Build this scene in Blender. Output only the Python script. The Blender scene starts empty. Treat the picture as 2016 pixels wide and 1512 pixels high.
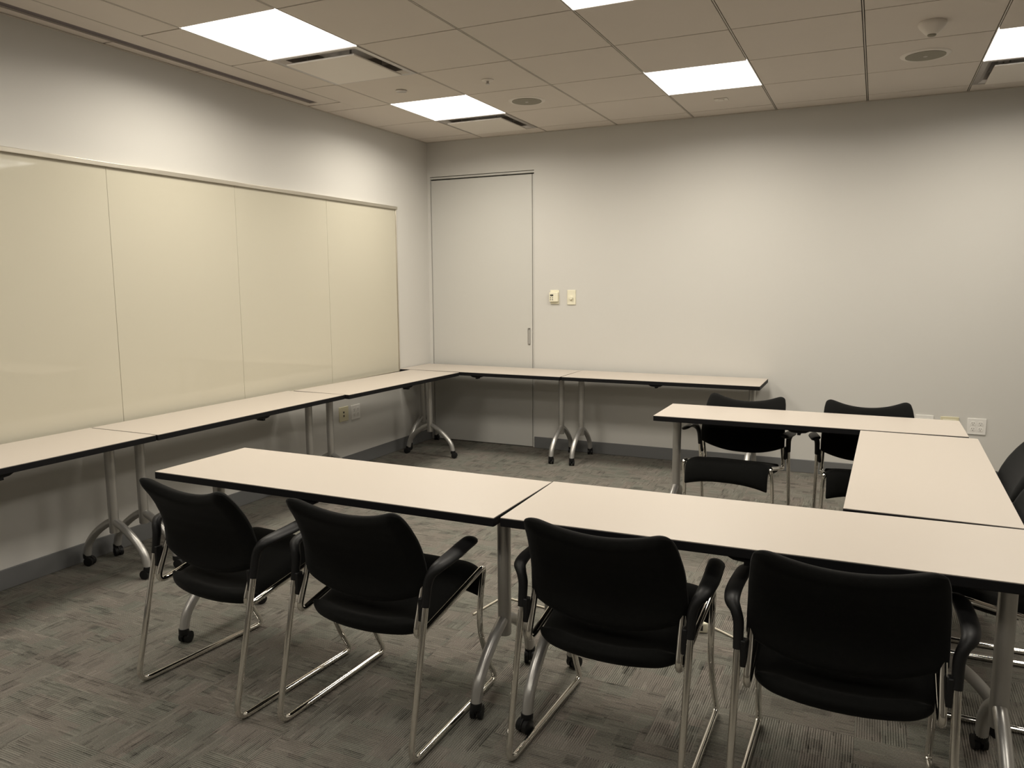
import bpy, math, random
from mathutils import Vector, Matrix
random.seed(8)
S = bpy.context.scene
COL = S.collection
PI = math.pi

# ------------------------------------------------------------------ camera, world, exposure
CAM = (3.73723, -6.17258, 1.453); YAW = 0.43906; PITCH = -0.13046; ROLL = -0.00589
F_PX = 1518.9
H = 2.705                                   # ceiling height
fwd = Vector((-math.sin(YAW)*math.cos(PITCH), math.cos(YAW)*math.cos(PITCH), math.sin(PITCH)))
r0 = Vector((math.cos(YAW), math.sin(YAW), 0)); u0 = r0.cross(fwd)
R = math.cos(ROLL)*r0 + math.sin(ROLL)*u0; U = -math.sin(ROLL)*r0 + math.cos(ROLL)*u0
cam = bpy.data.cameras.new('camera'); co = bpy.data.objects.new('camera', cam); COL.objects.link(co)
cam.sensor_width = 36; cam.sensor_fit = 'HORIZONTAL'; cam.lens = F_PX/2016*36; cam.clip_start = .05
m = Matrix.Identity(4)
for i in range(3):
    m[i][0] = R[i]; m[i][1] = U[i]; m[i][2] = -fwd[i]; m[i][3] = CAM[i]
co.matrix_world = m
S.camera = co
w = bpy.data.worlds.new('world'); S.world = w; w.use_nodes = True
w.node_tree.nodes['Background'].inputs[0].default_value = (1, .93, .82, 1)
w.node_tree.nodes['Background'].inputs[1].default_value = 0.0
S.view_settings.view_transform = 'Standard'; S.view_settings.look = 'None'
S.view_settings.gamma = 1; S.view_settings.use_curve_mapping = False
S.view_settings.exposure = 0.0
LAMP_W = 20.5                               # power of one ceiling light
LAMP_COLOR = (1.0, .925, .80)
SPREAD = math.radians(164)

# ------------------------------------------------------------------ materials
def mat(name, color, rough=.5, metal=0, spec=.5, noise=None, bump=None, coat=0, emit=None):
    m = bpy.data.materials.new(name); m.use_nodes = True; nt = m.node_tree; b = nt.nodes['Principled BSDF']
    b.inputs['Base Color'].default_value = (*color, 1); b.inputs['Roughness'].default_value = rough
    b.inputs['Metallic'].default_value = metal; b.inputs['Specular IOR Level'].default_value = spec
    b.inputs['Coat Weight'].default_value = coat
    tc = nt.nodes.new('ShaderNodeTexCoord')
    if noise:
        sc, amt = noise
        n = nt.nodes.new('ShaderNodeTexNoise'); n.inputs['Scale'].default_value = sc; n.inputs['Detail'].default_value = 4
        nt.links.new(tc.outputs['Object'], n.inputs['Vector'])
        mp = nt.nodes.new('ShaderNodeMapRange'); mp.inputs['To Min'].default_value = 1-amt; mp.inputs['To Max'].default_value = 1+amt
        nt.links.new(n.outputs['Fac'], mp.inputs['Value'])
        mx = nt.nodes.new('ShaderNodeVectorMath'); mx.operation = 'SCALE'; mx.inputs[0].default_value = color
        nt.links.new(mp.outputs['Result'], mx.inputs['Scale']); nt.links.new(mx.outputs['Vector'], b.inputs['Base Color'])
    if bump:
        sc, st, dist = bump
        n = nt.nodes.new('ShaderNodeTexNoise'); n.inputs['Scale'].default_value = sc; n.inputs['Detail'].default_value = 3
        nt.links.new(tc.outputs['Object'], n.inputs['Vector'])
        bp = nt.nodes.new('ShaderNodeBump'); bp.inputs['Strength'].default_value = st; bp.inputs['Distance'].default_value = dist
        nt.links.new(n.outputs['Fac'], bp.inputs['Height']); nt.links.new(bp.outputs['Normal'], b.inputs['Normal'])
    if emit:
        b.inputs['Emission Color'].default_value = (*emit[0], 1); b.inputs['Emission Strength'].default_value = emit[1]
    return m

M = {}
M['wall'] = mat('wall_paint', (.60, .585, .55), .75, spec=.25, bump=(220, .12, .002))
M['wall_dimmed'] = mat('wall_paint_dimmed', (.16, .15, .135), .7, spec=.25)  # unseen wall's colour darkened to dim chrome reflections and bounce light
M['door'] = mat('door_paint', (.56, .55, .515), .45, spec=.4)
M['ceil'] = mat('ceiling_tile', (.66, .605, .55), .9, spec=.1, noise=(5, .02), bump=(350, .25, .002))
M['grid'] = mat('ceiling_grid', (.50, .46, .41), .5)
M['groove'] = mat('groove_shade', (.10, .085, .07), .8)  # shade of the tile joints put into the colour
M['slot'] = mat('slot_dark', (.16, .135, .14), .6)
M['base'] = mat('rubber_baseboard', (.150, .152, .152), .5, spec=.4)
M['board'] = mat('glass_board', (.545, .512, .415), .035, spec=.5)
M['alu'] = mat('aluminium_trim', (.62, .58, .50), .3, metal=.85, bump=(6, .25, .01))
M['chrome'] = mat('chrome', (.82, .80, .76), .07, metal=1)
M['silver'] = mat('silver_paint', (.47, .46, .44), .33, metal=.65)
M['fabric'] = mat('black_fabric', (.0055, .0056, .0052), .95, spec=.12, noise=(60, .25), bump=(900, .35, .001))
M['fabric'].node_tree.nodes['Principled BSDF'].inputs['Sheen Weight'].default_value = .05
M['fabric'].node_tree.nodes['Principled BSDF'].inputs['Sheen Roughness'].default_value = .4
M['plastic'] = mat('black_plastic', (.007, .007, .0075), .48, spec=.3)
M['laminate'] = mat('white_laminate', (.50, .448, .392), .40, spec=.4, noise=(2.5, .015))
M['edge'] = mat('black_edge', (.0055, .0055, .0065), .6, spec=.2)
M['white'] = mat('white_plastic', (.78, .76, .72), .35)
M['cream'] = mat('cream_plastic', (.80, .76, .60), .4)
M['ivory'] = mat('ivory_outlet_plastic', (.66, .61, .42), .4)
M['dark'] = mat('dark_hole', (.02, .018, .016), .7)
M['slotgrey'] = mat('outlet_slot', (.16, .145, .13), .6)
M['speaker'] = mat('speaker_mesh', (.27, .25, .20), .7, metal=.2, bump=(900, .4, .001))
M['pan'] = mat('diffuser_pan', (.45, .42, .40), .3, metal=.5)
M['panel'] = mat('diffuser_panel', (.72, .67, .61), .5)
M['glow'] = mat('lamp_reflector', (.9, .9, .88), .5, emit=((1, .97, .92), 2.8))
M['glow2'] = mat('lamp_basket', (.9, .9, .88), .4, emit=((1, .97, .92), 2.0))
M['lcd'] = mat('display', (.05, .05, .045), .3)
M['cable'] = mat('cream_cable', (.62, .57, .46), .5)

def carpet():
    m = bpy.data.materials.new('carpet_tiles'); m.use_nodes = True; nt = m.node_tree; N = nt.nodes; L = nt.links
    b = N['Principled BSDF']; b.inputs['Roughness'].default_value = .95; b.inputs['Specular IOR Level'].default_value = .1
    def math_(op, a, c=None, d=None):
        n = N.new('ShaderNodeMath'); n.operation = op
        for i, v in enumerate((a, c, d)):
            if v is None: continue
            if isinstance(v, (int, float)): n.inputs[i].default_value = v
            else: L.new(v, n.inputs[i])
        return n.outputs[0]
    g = N.new('ShaderNodeNewGeometry'); s = N.new('ShaderNodeSeparateXYZ'); L.new(g.outputs['Position'], s.inputs[0])
    x = math_('ADD', s.outputs[0], .22); y = math_('ADD', s.outputs[1], .11)
    T = .61
    ix = math_('FLOOR', math_('DIVIDE', x, T)); iy = math_('FLOOR', math_('DIVIDE', y, T))
    cb0 = N.new('ShaderNodeCombineXYZ'); L.new(math_('FLOOR', math_('DIVIDE', x, T/4)), cb0.inputs[0]); L.new(math_('FLOOR', math_('DIVIDE', y, T/4)), cb0.inputs[1])
    wn0 = N.new('ShaderNodeTexWhiteNoise'); L.new(cb0.outputs[0], wn0.inputs['Vector'])
    chk = math_('FLOORED_MODULO', math_('ADD', ix, iy), 2.0)
    flip = math_('GREATER_THAN', wn0.outputs['Value'], .66)
    par = math_('ABSOLUTE', math_('SUBTRACT', chk, flip))
    def mix(a, c):   # par ? a : c
        return math_('ADD', math_('MULTIPLY', par, a), math_('MULTIPLY', math_('SUBTRACT', 1.0, par), c))
    p = mix(x, y); q = mix(y, x)      # p across the ribs, q along them
    def white(a, c, off):
        cb = N.new('ShaderNodeCombineXYZ'); L.new(a, cb.inputs[0]); L.new(c, cb.inputs[1])
        L.new(math_('ADD', math_('MULTIPLY', math_('ADD', ix, math_('MULTIPLY', iy, 17.0)), 1.37), off), cb.inputs[2])
        n = N.new('ShaderNodeTexWhiteNoise'); L.new(cb.outputs[0], n.inputs['Vector']); return n.outputs['Value']
    def cells(cp, cq, off):
        row = math_('FLOOR', math_('DIVIDE', p, cp))
        sh = white(row, row, off+3.1)
        colq = math_('FLOOR', math_('ADD', math_('DIVIDE', q, cq), math_('MULTIPLY', sh, 5.0)))
        return white(row, colq, off)
    c1 = cells(.051, .065, 1.0); c2 = cells(.0305, .075, 5.0); c3 = cells(.0763, .12, 9.0)
    rib = math_('SINE', math_('MULTIPLY', p, 2*PI/.0076))
    line = cells(.0076, .07, 13.0); line2 = cells(.0076, .03, 17.0)
    fine = N.new('ShaderNodeTexNoise'); fine.inputs['Scale'].default_value = 260; fine.inputs['Detail'].default_value = 3
    L.new(g.outputs['Position'], fine.inputs['Vector'])
    broad = N.new('ShaderNodeTexNoise'); broad.inputs['Scale'].default_value = 1.8; L.new(g.outputs['Position'], broad.inputs['Vector'])
    smooth = math_('GREATER_THAN', cells(.0763, .09, 31.0), .66)     # cut pile patches show no ribs
    d1 = math_('MULTIPLY', math_('GREATER_THAN', c1, .88), -.20)
    d2 = math_('MULTIPLY', math_('GREATER_THAN', c2, .90), -.14)
    d3 = math_('MULTIPLY', math_('SUBTRACT', c3, .5), .10)
    l1 = math_('MULTIPLY', math_('GREATER_THAN', line, .91), -.26)
    l2 = math_('MULTIPLY', math_('LESS_THAN', line, .07), .20)
    l3 = math_('MULTIPLY', math_('SUBTRACT', line2, .5), .10)
    r1 = math_('MULTIPLY', math_('MULTIPLY', rib, math_('SUBTRACT', 1.0, math_('MULTIPLY', smooth, .85))), .34)
    n1 = math_('MULTIPLY', math_('SUBTRACT', fine.outputs['Fac'], .5), 1.2)
    b1 = math_('MULTIPLY', math_('SUBTRACT', broad.outputs['Fac'], .5), .25)
    tot = 1.0
    for v in (d1, d2, d3, l1, l2, l3, r1, n1, b1): tot = math_('ADD', v, tot)
    # slight drift of hue between tiles and patches: taupe to green-grey
    mixc = N.new('ShaderNodeMix'); mixc.data_type = 'RGBA'
    L.new(cells(.0763, .12, 21.0), mixc.inputs['Factor'])
    mixc.inputs[6].default_value = (.190, .170, .148, 1); mixc.inputs[7].default_value = (.172, .171, .146, 1)
    sc = N.new('ShaderNodeVectorMath'); sc.operation = 'SCALE'
    L.new(mixc.outputs[2], sc.inputs[0]); L.new(tot, sc.inputs['Scale']); L.new(sc.outputs[0], b.inputs['Base Color'])
    bp = N.new('ShaderNodeBump'); bp.inputs['Strength'].default_value = .6; bp.inputs['Distance'].default_value = .002
    L.new(math_('ADD', rib, math_('MULTIPLY', fine.outputs['Fac'], 2.0)), bp.inputs['Height']); L.new(bp.outputs[0], b.inputs['Normal'])
    return m
M['carpet'] = carpet()

# ------------------------------------------------------------------ mesh helpers
class MB:
    def __init__(s): s.v = []; s.f = []; s.sm = []
    def add(s, verts, faces, smooth=False):
        o = len(s.v); s.v += [tuple(v) for v in verts]
        for f in faces: s.f.append([o+i for i in f]); s.sm.append(smooth)
        return s
    def box(s, x0, x1, y0, y1, z0, z1):
        x0, x1 = sorted((x0, x1)); y0, y1 = sorted((y0, y1)); z0, z1 = sorted((z0, z1))
        v = [(x, y, z) for z in (z0, z1) for y in (y0, y1) for x in (x0, x1)]
        return s.add(v, [(0, 2, 3, 1), (4, 5, 7, 6), (0, 1, 5, 4), (2, 6, 7, 3), (0, 4, 6, 2), (1, 3, 7, 5)])
    def lathe(s, prof, c=(0, 0, 0), axis='z', n=32, cap=True):
        vs = []; fs = []
        for (r, h) in prof:
            for k in range(n):
                a = 2*PI*k/n; p = (r*math.cos(a), r*math.sin(a), h)
                if axis == 'x': p = (h, r*math.cos(a), r*math.sin(a))
                if axis == 'y': p = (r*math.cos(a), h, r*math.sin(a))
                vs.append((c[0]+p[0], c[1]+p[1], c[2]+p[2]))
        for i in range(len(prof)-1):
            for k in range(n):
                fs.append((i*n+k, i*n+(k+1) % n, (i+1)*n+(k+1) % n, (i+1)*n+k))
        if cap: fs.append(tuple(range(n))[::-1]); fs.append(tuple((len(prof)-1)*n+k for k in range(n)))
        return s.add(vs, fs, True)
    def sweep(s, pts, radii, n=14, ref=None, cap=True):
        """pts: list of Vectors; radii: r or (rw, rh) per point; ref: width direction"""
        pts = [Vector(p) for p in pts]; vs = []; fs = []; last = None
        for i, p in enumerate(pts):
            t = (pts[min(i+1, len(pts)-1)]-pts[max(i-1, 0)]).normalized()
            if ref is not None: a = (Vector(ref)-t*Vector(ref).dot(t)).normalized()
            elif last is None:
                a = Vector((1, 0, 0)) if abs(t.x) < .9 else Vector((0, 1, 0)); a = (a-t*a.dot(t)).normalized()
            else: a = (last-t*last.dot(t)).normalized()
            last = a; b = t.cross(a)
            r = radii[i] if isinstance(radii, list) else radii
            rw, rh = r if isinstance(r, tuple) else (r, r)
            for k in range(n):
                q = 2*PI*k/n; vs.append(p+a*rw*math.cos(q)+b*rh*math.sin(q))
        for i in range(len(pts)-1):
            for k in range(n): fs.append((i*n+k, i*n+(k+1) % n, (i+1)*n+(k+1) % n, (i+1)*n+k))
        if cap: fs.append(tuple(range(n))[::-1]); fs.append(tuple((len(pts)-1)*n+k for k in range(n)))
        return s.add(vs, fs, True)
    def shell(s, mid, thick, nu=24, nv=20):
        """closed cushion: mid(u,v)->point, thick(u,v)->half thickness; u,v in 0..1"""
        P = [[Vector(mid(i/nu, j/nv)) for i in range(nu+1)] for j in range(nv+1)]
        def nrm(i, j):
            du = P[j][min(i+1, nu)]-P[j][max(i-1, 0)]; dv = P[min(j+1, nv)][i]-P[max(j-1, 0)][i]
            return du.cross(dv).normalized()
        vs = []
        for sgn in (1, -1):
            for j in range(nv+1):
                for i in range(nu+1): vs.append(P[j][i]+nrm(i, j)*sgn*thick(i/nu, j/nv))
        K = (nu+1)*(nv+1); fs = []
        for j in range(nv):
            for i in range(nu):
                a = j*(nu+1)+i; fs.append((a, a+1, a+nu+2, a+nu+1)); fs.append((K+a, K+a+nu+1, K+a+nu+2, K+a+1))
        for i in range(nu):
            a = i; fs.append((a, K+a, K+a+1, a+1)); a = nv*(nu+1)+i; fs.append((a, a+1, K+a+1, K+a))
        for j in range(nv):
            a = j*(nu+1); fs.append((a, a+nu+1, K+a+nu+1, K+a)); a = j*(nu+1)+nu; fs.append((a, K+a, K+a+nu+1, a+nu+1))
        return s.add(vs, fs, True)
    def build(s, name, material, parent=None, bevel=0, seg=2):
        me = bpy.data.meshes.new(name); me.from_pydata(s.v, [], s.f); me.update()
        me.polygons.foreach_set('use_smooth', s.sm if not bevel else [True]*len(s.sm))
        if any(s.sm) or bevel:
            try: me.set_sharp_from_angle(angle=math.radians(50))
            except Exception: pass
        me.materials.append(material)
        o = bpy.data.objects.new(name, me); COL.objects.link(o)
        if parent: o.parent = parent
        if bevel:
            mod = o.modifiers.new('bevel', 'BEVEL'); mod.width = bevel; mod.segments = seg; mod.limit_method = 'ANGLE'
        return o

def fillet(pts, rad, n=7):
    pts = [Vector(p) for p in pts]; out = [pts[0]]
    for i in range(1, len(pts)-1):
        a, b, c = pts[i-1], pts[i], pts[i+1]; r = rad[i-1] if isinstance(rad, list) else rad
        d1 = (a-b); d2 = (c-b); r = min(r, d1.length*.49, d2.length*.49)
        p = b+d1.normalized()*r; q = b+d2.normalized()*r
        for k in range(n+1):
            t = k/n; out.append(p*(1-t)**2+b*2*t*(1-t)+q*t*t)
    out.append(pts[-1]); return out
def spline(pts, n=6):
    P = [Vector(p) for p in pts]; P = [2*P[0]-P[1]]+P+[2*P[-1]-P[-2]]; out = []
    for i in range(1, len(P)-2):
        for k in range(n):
            t = k/n; a, b, c, d = P[i-1:i+3]
            out.append(.5*((2*b)+(c-a)*t+(2*a-5*b+4*c-d)*t*t+(3*b-a-3*c+d)*t**3))
    out.append(P[-2]); return out
def lerp_tab(tab, x):
    if x <= tab[0][0]: return tab[0][1]
    for (a, b), (c, d) in zip(tab, tab[1:]):
        if x <= c:
            t = (x-a)/(c-a); return b+(d-b)*t
    return tab[-1][1]

def tag(o, label=None, cat=None, group=None, kind=None):
    if label: o['label'] = label
    if cat: o['category'] = cat
    if group: o['group'] = group
    if kind: o['kind'] = kind
    return o
def empty(name, loc, rz=0, label=None, cat=None, group=None):
    o = bpy.data.objects.new(name, None); COL.objects.link(o); o.empty_display_size = .1
    o.location = loc; o.rotation_euler = (0, 0, rz); return tag(o, label, cat, group)
def struct(o): o['kind'] = 'structure'; return o
KIDS = {}
def copy_tree(o, parent=None):
    c = o.copy(); COL.objects.link(c); c.parent = parent
    for ch in list(o.children): copy_tree(ch, c)
    return c

# ------------------------------------------------------------------ room shell
X_R = 7.2; Y_F = -8.2
DX0, DX1, DZ = .03, 1.057, 2.375           # door opening
struct(MB().box(-.1, X_R+.1, Y_F-.1, .2, -.08, 0).build('floor', M['carpet']))
struct(MB().box(-.12, 0, Y_F-.1, .15, 0, H+.2).build('wall_left', M['wall']))
wb = MB(); wb.box(-.12, DX0, 0, .15, 0, H+.2); wb.box(DX1, X_R, 0, .15, 0, H+.2); wb.box(DX0, DX1, 0, .15, DZ+.028, H+.2)
wb.box(DX0, DX1, .115, .15, 0, DZ+.028)
struct(wb.build('wall_back', M['wall']))
struct(MB().box(X_R, X_R+.12, Y_F-.1, .15, 0, H+.2).build('wall_right', M['wall']))
struct(MB().box(-.12, X_R+.12, Y_F-.12, Y_F, 0, H+.2).build('wall_front', M['wall_dimmed']))
# sliding door with track head and flush pull
d = struct(MB().box(DX0+.006, 1.034, .006, .046, .006, DZ-.004).build('door_1', M['door'], bevel=.002))
hd = MB()
for q in ((.995, 1.015, .915, .920), (.995, 1.015, 1.053, 1.058), (.995, .998, .915, 1.058), (1.012, 1.015, .915, 1.058)): hd.box(q[0], q[1], .0005, .0065, q[2], q[3])
h = hd.build('door_handle', M['slotgrey'], d); h['label'] = 'small silver flush pull'
struct(MB().box(DX0, DX1, .002, .06, DZ+.007, DZ+.022).build('trim_1', M['door']))
struct(MB().box(1.0365, DX1, .014, .06, .0, DZ-.004).build('trim_7', M['door']))
# baseboards
struct(MB().box(0.0, .010, Y_F, -.012, 0, .100).build('baseboard_left', M['base'], bevel=.003))
struct(MB().box(DX1+.001, X_R, -.010, 0, 0, .100).build('baseboard_back', M['base'], bevel=.003))
# metal wall angle under the ceiling
struct(MB().box(0, .018, Y_F, 0, H-.004, H-.0005).build('trim_2', M['grid']))
struct(MB().box(.018, X_R, -.018, 0, H-.004, H-.0005).build('trim_3', M['grid']))

# ---- ceiling: tiles on a slotted grid
T = .6096; X1 = .5682; Y0 = -.1964
xs = [0, X1]+[X1+T*k for k in range(1, 11)]; xs = [x for x in xs if x < X_R]+[X_R]
ys = [0, Y0]+[Y0-T*k for k in range(1, 14)]; ys = [y for y in ys if y > Y_F]+[Y_F]
lights = [(c, r) for c in (1, 4, 7) for r in (1, 4, 7, 10)]      # column, row of the lit tiles
vents = [(1, 3), (1, 0), (7, 0)]                                 # (column, row gap index from the back)
def cell(c, r):   # column c spans X1+T*(c-1).. ; row r spans Y0-T*r ..
    return X1+T*(c-1), X1+T*c, Y0-T*(r+1), Y0-T*r
holes = {(round(a, 3), round(y1, 3)) for (a, b, y0, y1) in [cell(*l) for l in lights]+[cell(*v) for v in vents]}
cm = MB(); gx = .0070; gy = .0048
def tile(a, b, y0, y1, l=gx, r_=gx, f=gy, k=gy): cm.box(a+l, b-r_, y0+f, y1-k, H, H+.018)
for i in range(len(xs)-1):
    for j in range(len(ys)-1):
        a, b, y1, y0 = xs[i], xs[i+1], ys[j], ys[j+1]
        if (round(a, 3), round(y1, 3)) in holes: continue
        if i == 0:
            if y0 > -1.5: tile(a, b, y0, y1, 0)
            elif y1 > -1.5:
                cm.box(.29+gx, b-gx, y0+gy, y1-gy, H, H+.018); cm.box(0, .29+gx, -1.622, y1-gy, H, H+.018)
            else: tile(.29, b, y0, y1)
            if y0 < -1.5: cm.box(0, .078, y0+.0045, min(y1, -1.63)-.0045, H+.001, H+.018)
        else: tile(a, b, y0, y1)
cm.box(.146, .284, Y_F, -1.630, H+.001, H+.018); cm.box(.078, .146, -1.685, -1.630, H+.001, H+.018)
struct(cm.build('ceiling', M['ceil'], bevel=.0015, seg=1))
gm = MB()
for x in xs[1:-1]: gm.box(x-.0028, x+.0028, Y_F, 0, H+.0008, H+.02)
gm.box(.29-.002, .29+.002, Y_F, -1.63, H+.0008, H+.02)
struct(gm.build('trim_4', M['grid']))
bk = MB(); seen = []
for i in range(len(xs)-1):            # backing coloured dark as joint shade, left open over lamps and vents
    for j in range(len(ys)-1):
        if (round(xs[i], 3), round(ys[j], 3)) in holes: continue
        bk.box(xs[i], xs[i+1], ys[j+1], ys[j], H+.020, H+.026)
struct(bk.build('trim_5', M['groove']))
struct(MB().box(-.12, X_R+.12, Y_F-.12, .15, H+.2, H+.24).build('trim_6', M['groove']))

# ---- linear slot air diffuser along the left wall
sd = empty('slot_air_vent', (.112, -4.9, H), 0, 'long dark linear slot air vent in the ceiling along the left wall above the whiteboards', 'air vent')
MB().box(-.033, .033, -3.29, 3.215, .009, .018).build('slot', M['slot'], sd)
q = MB(); q.box(-.034, -.0325, -3.29, 3.215, .0005, .018); q.box(.0325, .034, -3.29, 3.215, .0005, .018)
q.build('frame', M['grid'], sd)

# ---- lamps and ceiling vents
def make_light(c, r, label, power=1.0):
    a, b, y0, y1 = cell(c, r); cx, cy = (a+b)/2, (y0+y1)/2
    e = empty('ceiling_light', (cx, cy, H), 0, label, 'ceiling light', 'lit square troffers in the ceiling')
    h_ = T/2-.004
    fr = MB()
    for (u0_, u1_, v0_, v1_) in ((-h_, h_, -h_, -h_+.010), (-h_, h_, h_-.010, h_), (-h_, -h_+.010, -h_, h_), (h_-.010, h_, -h_, h_)):
        fr.box(u0_, u1_, v0_, v1_, -.001, .012)
    fr.build('frame', M['glow2'], e)
    g = h_-.010; n = 16
    # curved reflector pan: two wings rising into a centre channel, closed at both ends
    prof = [(-g, .012)]+[(-g+(g-.10)*k/6, .012+.075*math.sin(k/6*PI/2)) for k in range(1, 7)]+[(-.10, .11), (.10, .11)]
    prof += [(g-(g-.10)*k/6, .012+.075*math.sin(k/6*PI/2)) for k in range(6, 0, -1)]+[(g, .012)]
    vs = [(x, -g, z) for x, z in prof]+[(x, g, z) for x, z in prof]; K = len(prof)
    fs = [(i, i+1, K+i+1, K+i) for i in range(K-1)]
    vs2 = [(-g, -g, .012), (g, -g, .012), (g, -g, .115), (-g, -g, .115), (-g, g, .012), (g, g, .012), (g, g, .115), (-g, g, .115)]
    rf = MB(); rf.add(vs, fs, True); rf.add(vs2, [(0, 3, 2, 1), (4, 5, 6, 7), (3, 7, 6, 2)]); rf.build('reflector', M['glow'], e)
    # half round perforated basket hanging in the middle
    bs = []; 
    for s_ in (-1, 1):
        for k in range(n+1):
            t = PI*k/n; bs.append((.105*math.cos(t), s_*(g-.035), .045-.052*math.sin(t)))
    fb = [(k, k+1, n+1+k+1, n+1+k) for k in range(n)]+[tuple(range(n+1)), tuple(range(2*n+1, n, -1))]
    MB().add(bs, fb, True).build('basket', M['glow2'], e)
    ld = bpy.data.lights.new('lamp', 'AREA'); ld.shape = 'SQUARE'; ld.size = T-.04; ld.energy = LAMP_W*power; ld.color = LAMP_COLOR
    ld.spread = SPREAD
    lo = bpy.data.objects.new('lamp', ld); COL.objects.link(lo); lo.parent = e; lo.location = (0, 0, -.0095)
    return e
LL = {(7, 4): 'square ceiling light just past the right edge of the photo, third from the left wall',
      (1, 7): 'square ceiling light beside the left wall, level with the front chairs, above the frame',
      (4, 7): 'square ceiling light above the front row of chairs, out of the top of the photo',
      (7, 7): 'square ceiling light right of and slightly ahead of the viewer, out of the photo',
      (1, 10): 'square ceiling light behind the viewer in the row by the whiteboard wall',
      (4, 10): 'square ceiling light behind the viewer in the middle row',
      (7, 10): 'square ceiling light behind the viewer in the row farthest from the whiteboard',
      (1, 4): 'bright square ceiling light nearest the left wall above the whiteboards, largest in view',
      (1, 1): 'bright square ceiling light above the corner door with a vent behind it',
      (4, 1): 'bright square ceiling light near the back wall with a plain tile behind it',
      (4, 4): 'bright square ceiling light cut off by the middle of the top edge of the photo',
      (7, 1): 'bright square ceiling light cut off by the right edge of the photo'}
for l in lights:
    e = make_light(*l, LL[l], {(1, 7): .62, (4, 7): .30, (7, 7): .30, (7, 4): .75}.get(l, .45 if l[1] == 10 else 1))
def make_vent(c, r, label):
    a, b, y0, y1 = cell(c, r); e = empty('ceiling_air_vent', ((a+b)/2, (y0+y1)/2, H), 0, label, 'air vent', 'square plaque vents beside the lights')
    h_ = T/2-.004; f = MB()
    rings = [(h_, .006), (h_, -.003), (h_-.030, -.003), (h_-.055, .012), (h_-.075, .05), (h_-.12, .085)]
    vs = []
    for (q_, z) in rings: vs += [(-q_, -q_, z), (q_, -q_, z), (q_, q_, z), (-q_, q_, z)]
    fs = [(4*i+k, 4*i+(k+1) % 4, 4*i+4+(k+1) % 4, 4*i+4+k) for i in range(len(rings)-1) for k in range(4)]
    fs.append((20, 21, 22, 23))
    f.add(vs, fs).build('pan', M['pan'], e)
    MB().box(-.235, .235, -.235, .235, -.022, -.012).build('panel', M['panel'], e, bevel=.004)
    for sx in (-1, 1):
        for sy in (-1, 1): MB().box(sx*.15-.004, sx*.15+.004, sy*.15-.004, sy*.15+.004, -.012, .085).build('hanger', M['pan'], e)
make_vent(1, 3, 'square ceiling air vent with hanging white panel beside the light nearest the left wall')
make_vent(1, 0, 'square ceiling air vent with white panel above the corner door')
make_vent(7, 0, 'square ceiling air vent cut off by the right edge of the photo')

# ---- small ceiling fittings
def speaker(x, y, label):
    e = empty('ceiling_speaker', (x, y, H), 0, label, 'speaker', 'round ceiling speakers')
    MB().lathe([(.103, -.0005), (.103, -.006), (.125, -.004), (.130, -.0005)]).build('ring', M['panel'], e)
    MB().lathe([(.103, -.002), (.1025, -.008), (.06, -.0095), (.002, -.010)]).build('grille', M['speaker'], e)
    MB().lathe([(.012, -.0095), (.011, -.0115), (.001, -.012)], n=16).build('badge', M['pan'], e)
speaker(1.477, -1.091, 'round grey ceiling speaker near the back left corner, between two lights')
speaker(3.921, -1.095, 'round grey ceiling speaker right of centre below the smoke detector')
e = empty('smoke_detector', (3.921, -1.70, H), 0, 'white cone shaped smoke detector on the ceiling above the right speaker', 'smoke detector')
MB().lathe([(.062, -.0005), (.064, -.012), (.058, -.024), (.030, -.055), (.022, -.058)]).build('body', M['panel'], e)
MB().lathe([(.020, -.056), (.020, -.062), (.016, -.066)], n=20).build('sensor', M['speaker'], e)
e = empty('sprinkler', (1.484, -1.705, H), 0, 'tiny white pendent sprinkler with round plate near the round speaker', 'sprinkler')
MB().lathe([(.038, -.0005), (.037, -.005), (.016, -.009)], n=24).build('plate', M['panel'], e)
q = MB(); q.lathe([(.008, -.008), (.008, -.022), (.014, -.024), (.014, -.027)], n=16); q.build('nozzle', M['pan'], e)
o = MB().lathe([(.036, -.0005), (.037, -.006), (.034, -.0085), (.001, -.009)], n=28).build('sprinkler_cover', M['pan'])
o.location = (.858, -1.72, H); tag(o, 'flat round grey sprinkler cover in the ceiling left of the corner light', 'sprinkler cover')
e = empty('ceiling_sensor', (2.70, -.529, H), 0, 'small square embossed white plate behind the middle back light', 'sensor')
MB().box(-.045, .045, -.035, .035, -.005, -.0005).build('plate', M['panel'], e, bevel=.002)
MB().lathe([(.022, -.0045), (.02, -.010), (.004, -.011)], n=20).build('lens', M['panel'], e)

# ------------------------------------------------------------------ whiteboards
ye = [-.554, -1.465, -2.375, -3.285, -4.195]
WZ0, WZ1 = .70, 2.075
wbd = empty('whiteboard', (0, -2.37, WZ0), 0, 'long cream glossy glass whiteboard of four panels on the left wall', 'whiteboard')
for k in range(4):
    o = MB().box(.004, .014, ye[k+1]+.0010, ye[k]-.0010, WZ0, WZ1).build('panel', M['board'], wbd, bevel=.0008)
    o.location = (0, 2.37, -WZ0)
fr = MB(); fr.box(0.002, .030, ye[4]-.014, ye[0]+.014, WZ1-.002, WZ1+.022)
fr.box(0.002, .020, ye[0], ye[0]+.012, WZ0, WZ1); fr.box(0.002, .020, ye[4]-.012, ye[4], WZ0, WZ1); fr.box(0.002, .02, ye[4], ye[0], WZ0-.012, WZ0)
o = fr.build('frame', M['alu'], wbd, bevel=.002); o.location = (0, 2.37, -WZ0)

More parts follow.
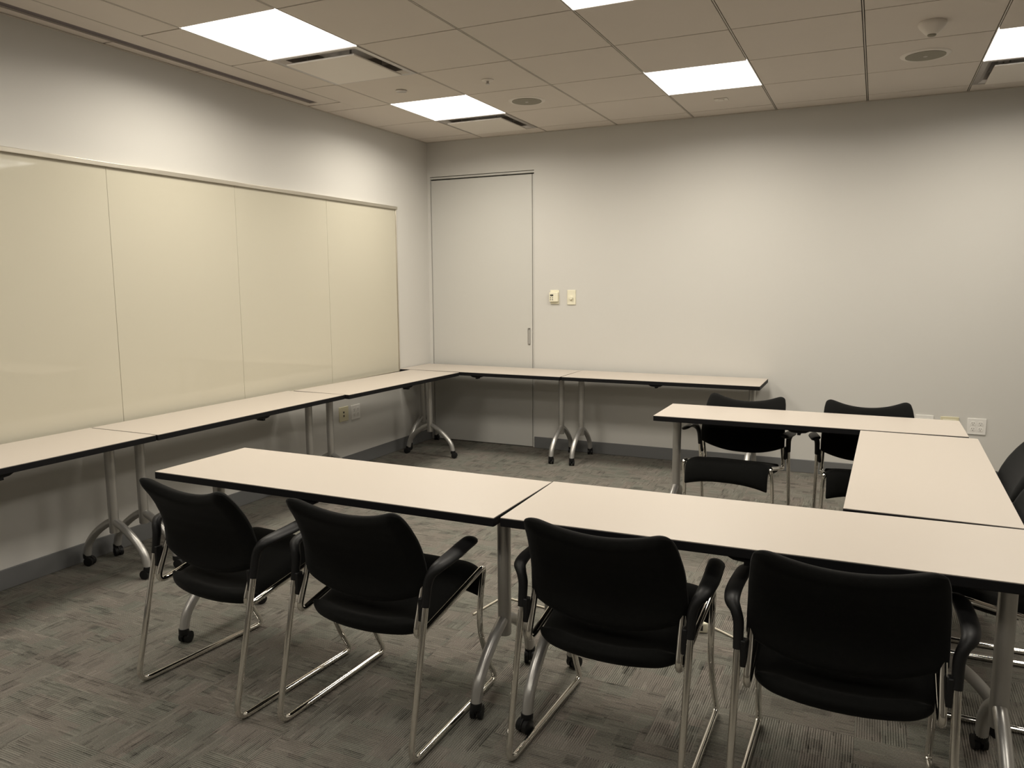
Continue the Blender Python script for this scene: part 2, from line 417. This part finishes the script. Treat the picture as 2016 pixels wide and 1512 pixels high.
# ------------------------------------------------------------------ wall devices
def on_back(e): pass
e = empty('thermostat', (1.250, 0, 1.330), 0, 'cream thermostat with small display left of the dimmer on the back wall', 'thermostat')
MB().box(-.040, .040, -.008, 0, -.060, .060).build('wall_plate', M['cream'], e, bevel=.002)
MB().box(-.044, .036, -.026, -.008, -.040, .040).build('body', M['cream'], e, bevel=.003)
MB().box(-.034, -.006, -.0275, -.0255, .008, .022).build('display', M['lcd'], e)
for (bx, bz) in ((-.031, -.006), (-.012, -.006), (-.031, -.022), (-.012, -.022)):
    MB().box(bx-.004, bx+.004, -.0280, -.0255, bz-.004, bz+.004).build('button', M['slotgrey'], e, bevel=.001)
e = empty('dimmer_switch', (1.402, 0, 1.328), 0, 'cream dimmer switch with round knob right of the thermostat', 'dimmer switch')
MB().box(-.038, .038, -.008, 0, -.062, .062).build('wall_plate', M['cream'], e, bevel=.002)
MB().lathe([(.017, 0), (.0165, -.012), (.014, -.016), (.001, -.0165)][::1], (0, -.008, -.006), 'y', 28).build('knob', M['cream'], e)

def outlet(loc, rz, kind, label):
    """plate lies in the local x-z plane, facing -y"""
    e = empty('outlet_plate' if kind != 'data' else 'data_plate', loc, rz, label, 'power outlet' if kind != 'data' else 'data outlet', None)
    w_ = .057
    MB().box(-w_, w_, -.007, 0, -.057, .057).build('cover', M['ivory'] if kind == 'data' or kind == 'ivory' else M['white'], e, bevel=.002)
    if kind == 'quad':
        for sx in (-1, 1):
            for sz in (-1, 1):
                cx, cz = sx*.023, sz*.0195
                f = MB().lathe([(.0170, -.0065), (.0165, -.0085), (.001, -.0086)], (cx, 0, cz), 'y', 24).build('socket', M['white'], e)
                s_ = MB(); s_.box(cx-.0075, cx-.0050, -.0094, -.0086, cz, cz+.0085); s_.box(cx+.0050, cx+.0075, -.0094, -.0086, cz, cz+.0085)
                s_.lathe([(.0028, -.0094), (.0028, -.0086)], (cx, 0, cz-.008), 'y', 12)
                s_.build('slots', M['slotgrey'], f)
    elif kind == 'data':
        for sz in (-1, 1):
            MB().box(-.010, .004, -.0078, -.0068, sz*.014-.008, sz*.014+.006).build('jack', M['dark'], e)
    elif kind == 'ivory':
        MB().box(-.042, .042, -.0085, -.0065, -.040, .040).build('insert', M['cream'], e, bevel=.001)
    return e
outlet((4.418, 0, .440), 0, 'quad', 'white four socket outlet on the back wall, rightmost and fully visible')
outlet((4.252, 0, .440), 0, 'ivory', 'cream outlet plate on the back wall between two white plates')
outlet((4.095, 0, .442), 0, 'quad', 'white outlet plate on the back wall just right of the right far chair')
outlet((0, -1.176, .435), PI/2, 'quad', 'white four socket outlet under the tables on the left wall')
outlet((0, -1.330, .440), PI/2, 'data', 'cream data plate with two black jacks under the tables on the left wall')

# ------------------------------------------------------------------ tables
ZT = .715
def caster(mb, y, swing, s):
    pass
def make_table(name_loc, rz, label, L=1.51, D=.49, group=None, latch=True, swing=0.3, dz=0):
    e = empty('folding_table', name_loc, rz, label, 'table', group)
    MB().box(-L/2, L/2, -D/2, D/2, ZT-.030, ZT-.0015).build('edge_band', M['edge'], e, bevel=.003)
    MB().box(-L/2+.0012, L/2-.0012, -D/2+.0012, D/2-.0012, ZT-.0022, ZT).build('tabletop', M['laminate'], e)
    for sx in (-1, 1):
        x = sx*(L/2-.083)
        col = MB(); col.lathe([(.0225, .208), (.024, .212), (.024, ZT-.034), (.024, ZT-.0305)], (x, 0, 0), n=28)
        col = col.build('leg', M['silver'], e)
        col_p = MB(); col_p.box(x-.035, x+.035, -.10, .10, ZT-.034, ZT-.0302); col_p.build('bracket', M['edge'], col)
        for sy in (-1, 1):
            p = spline([(x, sy*.010, .266), (x, sy*.055, .246), (x, sy*.110, .212), (x, sy*.162, .170), (x, sy*.205, .118), (x, sy*.224, .052)], 6)
            MB().sweep(p, .0195, 18).build('foot', M['silver'], col)
            a = random.choice((-1.9, -1.2, 1.1, 1.8, 2.3))
            ca, sa = math.cos(a), math.sin(a)
            cs = MB(); Y = sy*.224
            cs.lathe([(.020, .040), (.0205, .048), (.0205, .062), (.020, .064)], (x, Y, 0), n=20)
            hood = [(-.016*t_, 0) for t_ in (0,)]
            def wheel(off):
                n = 24; vs = []
                for (rr, hh) in ((.016, -.009), (.0235, -.0075), (.0235, .0075), (.016, .009)):
                    for k in range(n):
                        q_ = 2*PI*k/n; lx = rr*math.cos(q_)+.012; lz = rr*math.sin(q_)+.0238; ly = off+hh
                        vs.append((x+lx*ca-ly*sa, Y+lx*sa+ly*ca, lz))
                fs = [(i*n+k, i*n+(k+1) % n, (i+1)*n+(k+1) % n, (i+1)*n+k) for i in range(3) for k in range(n)]
                fs += [tuple(range(n))[::-1], tuple(3*n+k for k in range(n))]
                cs.add(vs, fs, True)
            wheel(-.0125); wheel(.0125)
            # hood between the wheels
            vs = []
            for ly in (-.003, .003):
                for (lx, lz) in ((-.014, .03), (-.014, .052), (.020, .052), (.034, .036), (.036, .02), (.012, .015)):
                    vs.append((x+lx*ca-ly*sa, Y+lx*sa+ly*ca, lz))
            cs.add(vs, [tuple(range(6)), tuple(range(11, 5, -1))]+[(k, 6+k, 6+(k+1) % 6, (k+1) % 6) for k in range(6)])
            cs.build('caster', M['plastic'], col)
    if latch:
        lt = MB(); n = 8
        y0 = -D/2+.012
        vs = [(-.055, y0, ZT-.031), (-.035, y0, ZT-.041), (-.006, y0, ZT-.044), (-.006, y0, ZT-.054), (.010, y0, ZT-.054), (.010, y0, ZT-.044), (.035, y0, ZT-.041), (.055, y0, ZT-.031)]
        vs += [(a_, y0+.05, c_) for a_, b_, c_ in vs]
        lt.add(vs, [tuple(range(8)), tuple(range(15, 7, -1))]+[(k, 8+k, 8+(k+1) % 8, (k+1) % 8) for k in range(8)])
        lt.build('latch', M['edge'], e)
        # folding beam under the top
        MB().box(-L/2+.14, L/2-.14, -.02, .02, ZT-.048, ZT-.0305).build('beam', M['edge'], e)
    return e
GW = 'tables standing against the walls'; GU = 'tables of the open square in the room'
# against the left wall (long side along y, front facing +x)
make_table((.297, -4.270, 0), PI/2, 'white topped table on the left wall cut off by the left photo edge', 1.50, .487, GW)
make_table((.300, -2.762, 0), PI/2, 'white topped table under the whiteboards, middle of the three on the left wall', 1.50, .487, GW)
make_table((.354, -1.283, 0), math.radians(90-1.9), 'white topped table on the left wall reaching the corner with the door', 1.43, .49, GW)
# against the back wall
make_table((.760, -.298, 0), math.radians(-.3), 'white topped table pushed against the sliding door in the corner', 1.505, .49, GW)
make_table((2.272, -.292, 0), math.radians(.3), 'white topped table on the back wall right of the door', 1.505, .485, GW)
# open square
make_table((1.921, -3.812, 0), 0, 'white topped table in front of the two left chairs', 1.512, .49, GU)
make_table((3.438, -3.780, 0), math.radians(1.6), 'white topped table in front of the two right foreground chairs', 1.505, .487, GU)
make_table((3.939, -2.762, 0), math.radians(-91.0), 'white topped table running front to back at the right, joining two long tables', 1.475, .505, GU)
make_table((3.408, -1.765, 0), math.radians(.2), 'white topped far table of the square with two chairs tucked behind it', 1.525, .468, GU)

# ------------------------------------------------------------------ chairs
def make_chair():
    e = empty('guest_chair', (0, 0, 0))
    for s in (-1, 1):
        P = [(.2575, -.170, .545), (.2585, -.290, .0115), (.248, .290, .0115), (.246, .238, .100), (.243, .176, .25), (.240, .204, .39), (.236, .238, .458), (.230, -.208, .366), (.228, -.150, .52)]
        P = [(s*a, b, c) for a, b, c in P]
        MB().sweep(fillet(P, [.055, .036, .04, .10, .05, .035, .05], 8), .0105, 14, ref=(s, 0, 0)).build('frame', M['chrome'], e)
    tab = [(.37, -.172), (.42, -.168), (.47, -.160), (.53, -.153), (.58, -.158), (.63, -.172), (.68, -.196), (.72, -.222), (.755, -.250), (.79, -.285)]
    def back(u, v):
        U_ = 2*u-1; zt = .742+.050*abs(U_)**2.0-.022*abs(U_)**16; zb = .446+.056*abs(U_)**2.4
        z = zt+(zb-zt)*v
        hw = lerp_tab([(.40, .215), (.44, .236), (.49, .243), (.56, .243), (.66, .238), (.74, .228), (.77, .219), (.79, .212)], z)
        y = lerp_tab(tab, z)+.016*abs(U_)**2-.006
        return (hw*U_, y, z)
    def bt(u, v):
        a = min(u, 1-u)*2; b = min(v, 1-v)*2
        return .005+.018*min(1, a*5)**.5*min(1, b*8)**.5
    o = MB().shell(back, bt, 30, 26).build('backrest', M['fabric'], e)
    o.modifiers.new('subdivision', 'SUBSURF').levels = 1; o.modifiers[-1].render_levels = 1
    # rear outline of the seat is a rounded lobe, the front rolls down
    sp = spline([(0, -.205, .384), (0, -.150, .366), (0, -.04, .382), (0, .08, .415), (0, .170, .440), (0, .222, .440), (0, .246, .405), (0, .250, .355)], 8)
    def seat(u, v):
        U_ = 2*u-1; k = v*(len(sp)-1); i = min(int(k), len(sp)-2); p = sp[i].lerp(sp[i+1], k-i)
        rear = max(0, 1-v*3.2)
        hw = .226-.014*rear**1.5
        y = p.y+.055*rear*abs(U_)**2.4
        z = p.z+.016*abs(U_)**2*(max(0, 1-v*1.5))+.030*(v > .72)*((v-.72)/.28)*(-(abs(U_)**2.5))+.0
        return (hw*U_, y, z)
    def stt(u, v):
        a = min(u, 1-u)*2; b = min(v, 1-v)*2
        return .005+.025*min(1, a*4)**.5*min(1, b*7)**.5*(min(1, .76+v) if v < .6 else 1-.45*(v-.6)/.4)
    o = MB().shell(seat, stt, 26, 30).build('seat', M['fabric'], e)
    o.modifiers.new('subdivision', 'SUBSURF').levels = 1; o.modifiers[-1].render_levels = 1
    for s in (-1, 1):
        C = [(.257, -.186, .472), (.258, -.178, .515), (.260, -.172, .545), (.269, -.165, .572), (.281, -.148, .589), (.286, -.105, .598), (.285, -.045, .603), (.281, .010, .607), (.277, .065, .609), (.275, .090, .608)]
        Wd = [(.0135, .0135), (.0140, .0145), (.0145, .016), (.0155, .0165), (.0205, .0150), (.0240, .0125), (.0255, .0110), (.0260, .0100), (.0250, .0095), (.016, .006)]
        pts = spline([(s*a, b, c) for a, b, c in C], 5)
        rw = spline([(a, b, 0) for a, b in Wd], 5)
        MB().sweep(pts, [(q_.x, q_.y) for q_ in rw], 18, ref=(s, 0, -.25)).build('armrest', M['plastic'], e)
        MB().box(s*.236, s*.250, -.196, -.168, .425, .500).build('connector', M['plastic'], e, bevel=.003)
    return e
proto = make_chair()
GC = 'black sled base chairs with chrome frames'
spots = [
 (1.644, -4.083, -4.6, 'black fabric chrome framed chair in the foreground, leftmost of the front row'),
 (2.284, -4.061, -1.0, 'black fabric chrome framed chair, second from the left in the front row'),
 (3.064, -3.940, -1.0, 'black fabric chrome framed chair in the front row where the two tables meet'),
 (3.704, -3.947, 0.2, 'black fabric chrome framed chair, rightmost of the front row and largest in view'),
 (3.052, -1.688, 176.2, 'black fabric chair facing the viewer behind the far table, on the left'),
 (3.751, -1.676, 185.6, 'black fabric chair facing the viewer behind the far table, on the right near the outlets'),
 (4.118, -2.488, 90, 'black fabric chair at the right photo edge facing left into the square'),
 (4.078, -3.120, 90, 'black fabric chair mostly hidden under the right tables, only seat and runners showing')]
for i, (x, y, a, lb) in enumerate(spots):
    c = proto if i == 0 else copy_tree(proto)
    c.location = (x, y, 0); c.rotation_euler = (0, 0, math.radians(a)); tag(c, lb, 'chair', GC)

# ------------------------------------------------------------------ floor power box and cable
e = empty('floor_power_box', (3.115, -3.045, 0), .25, 'small cream floor power box behind the third front chair', 'power box')
MB().box(-.05, .05, -.04, .04, 0, .045).build('body', M['cream'], e, bevel=.006)
MB().box(-.03, .03, -.0415, -.0395, .012, .034).build('socket', M['dark'], e)
P = spline([(2.200, -3.315, .005), (2.225, -3.16, .005), (2.245, -3.095, .005), (2.33, -3.10, .005), (2.60, -3.13, .005), (2.90, -3.07, .005), (3.045, -3.055, .01)], 8)
o = MB().sweep(P, .0042, 8).build('power_cable', M['cable']); tag(o, 'thin cream cable on the carpet left of the floor power box', 'cable')
P = spline([(3.172, -3.02, .012), (3.22, -3.035, .0055), (3.295, -3.08, .005), (3.45, -3.16, .005), (3.62, -3.18, .005)], 8)
o = MB().sweep(P, .0045, 8).build('power_cable', M['cable']); tag(o, 'cream cable on the carpet running right from the floor power box', 'cable')
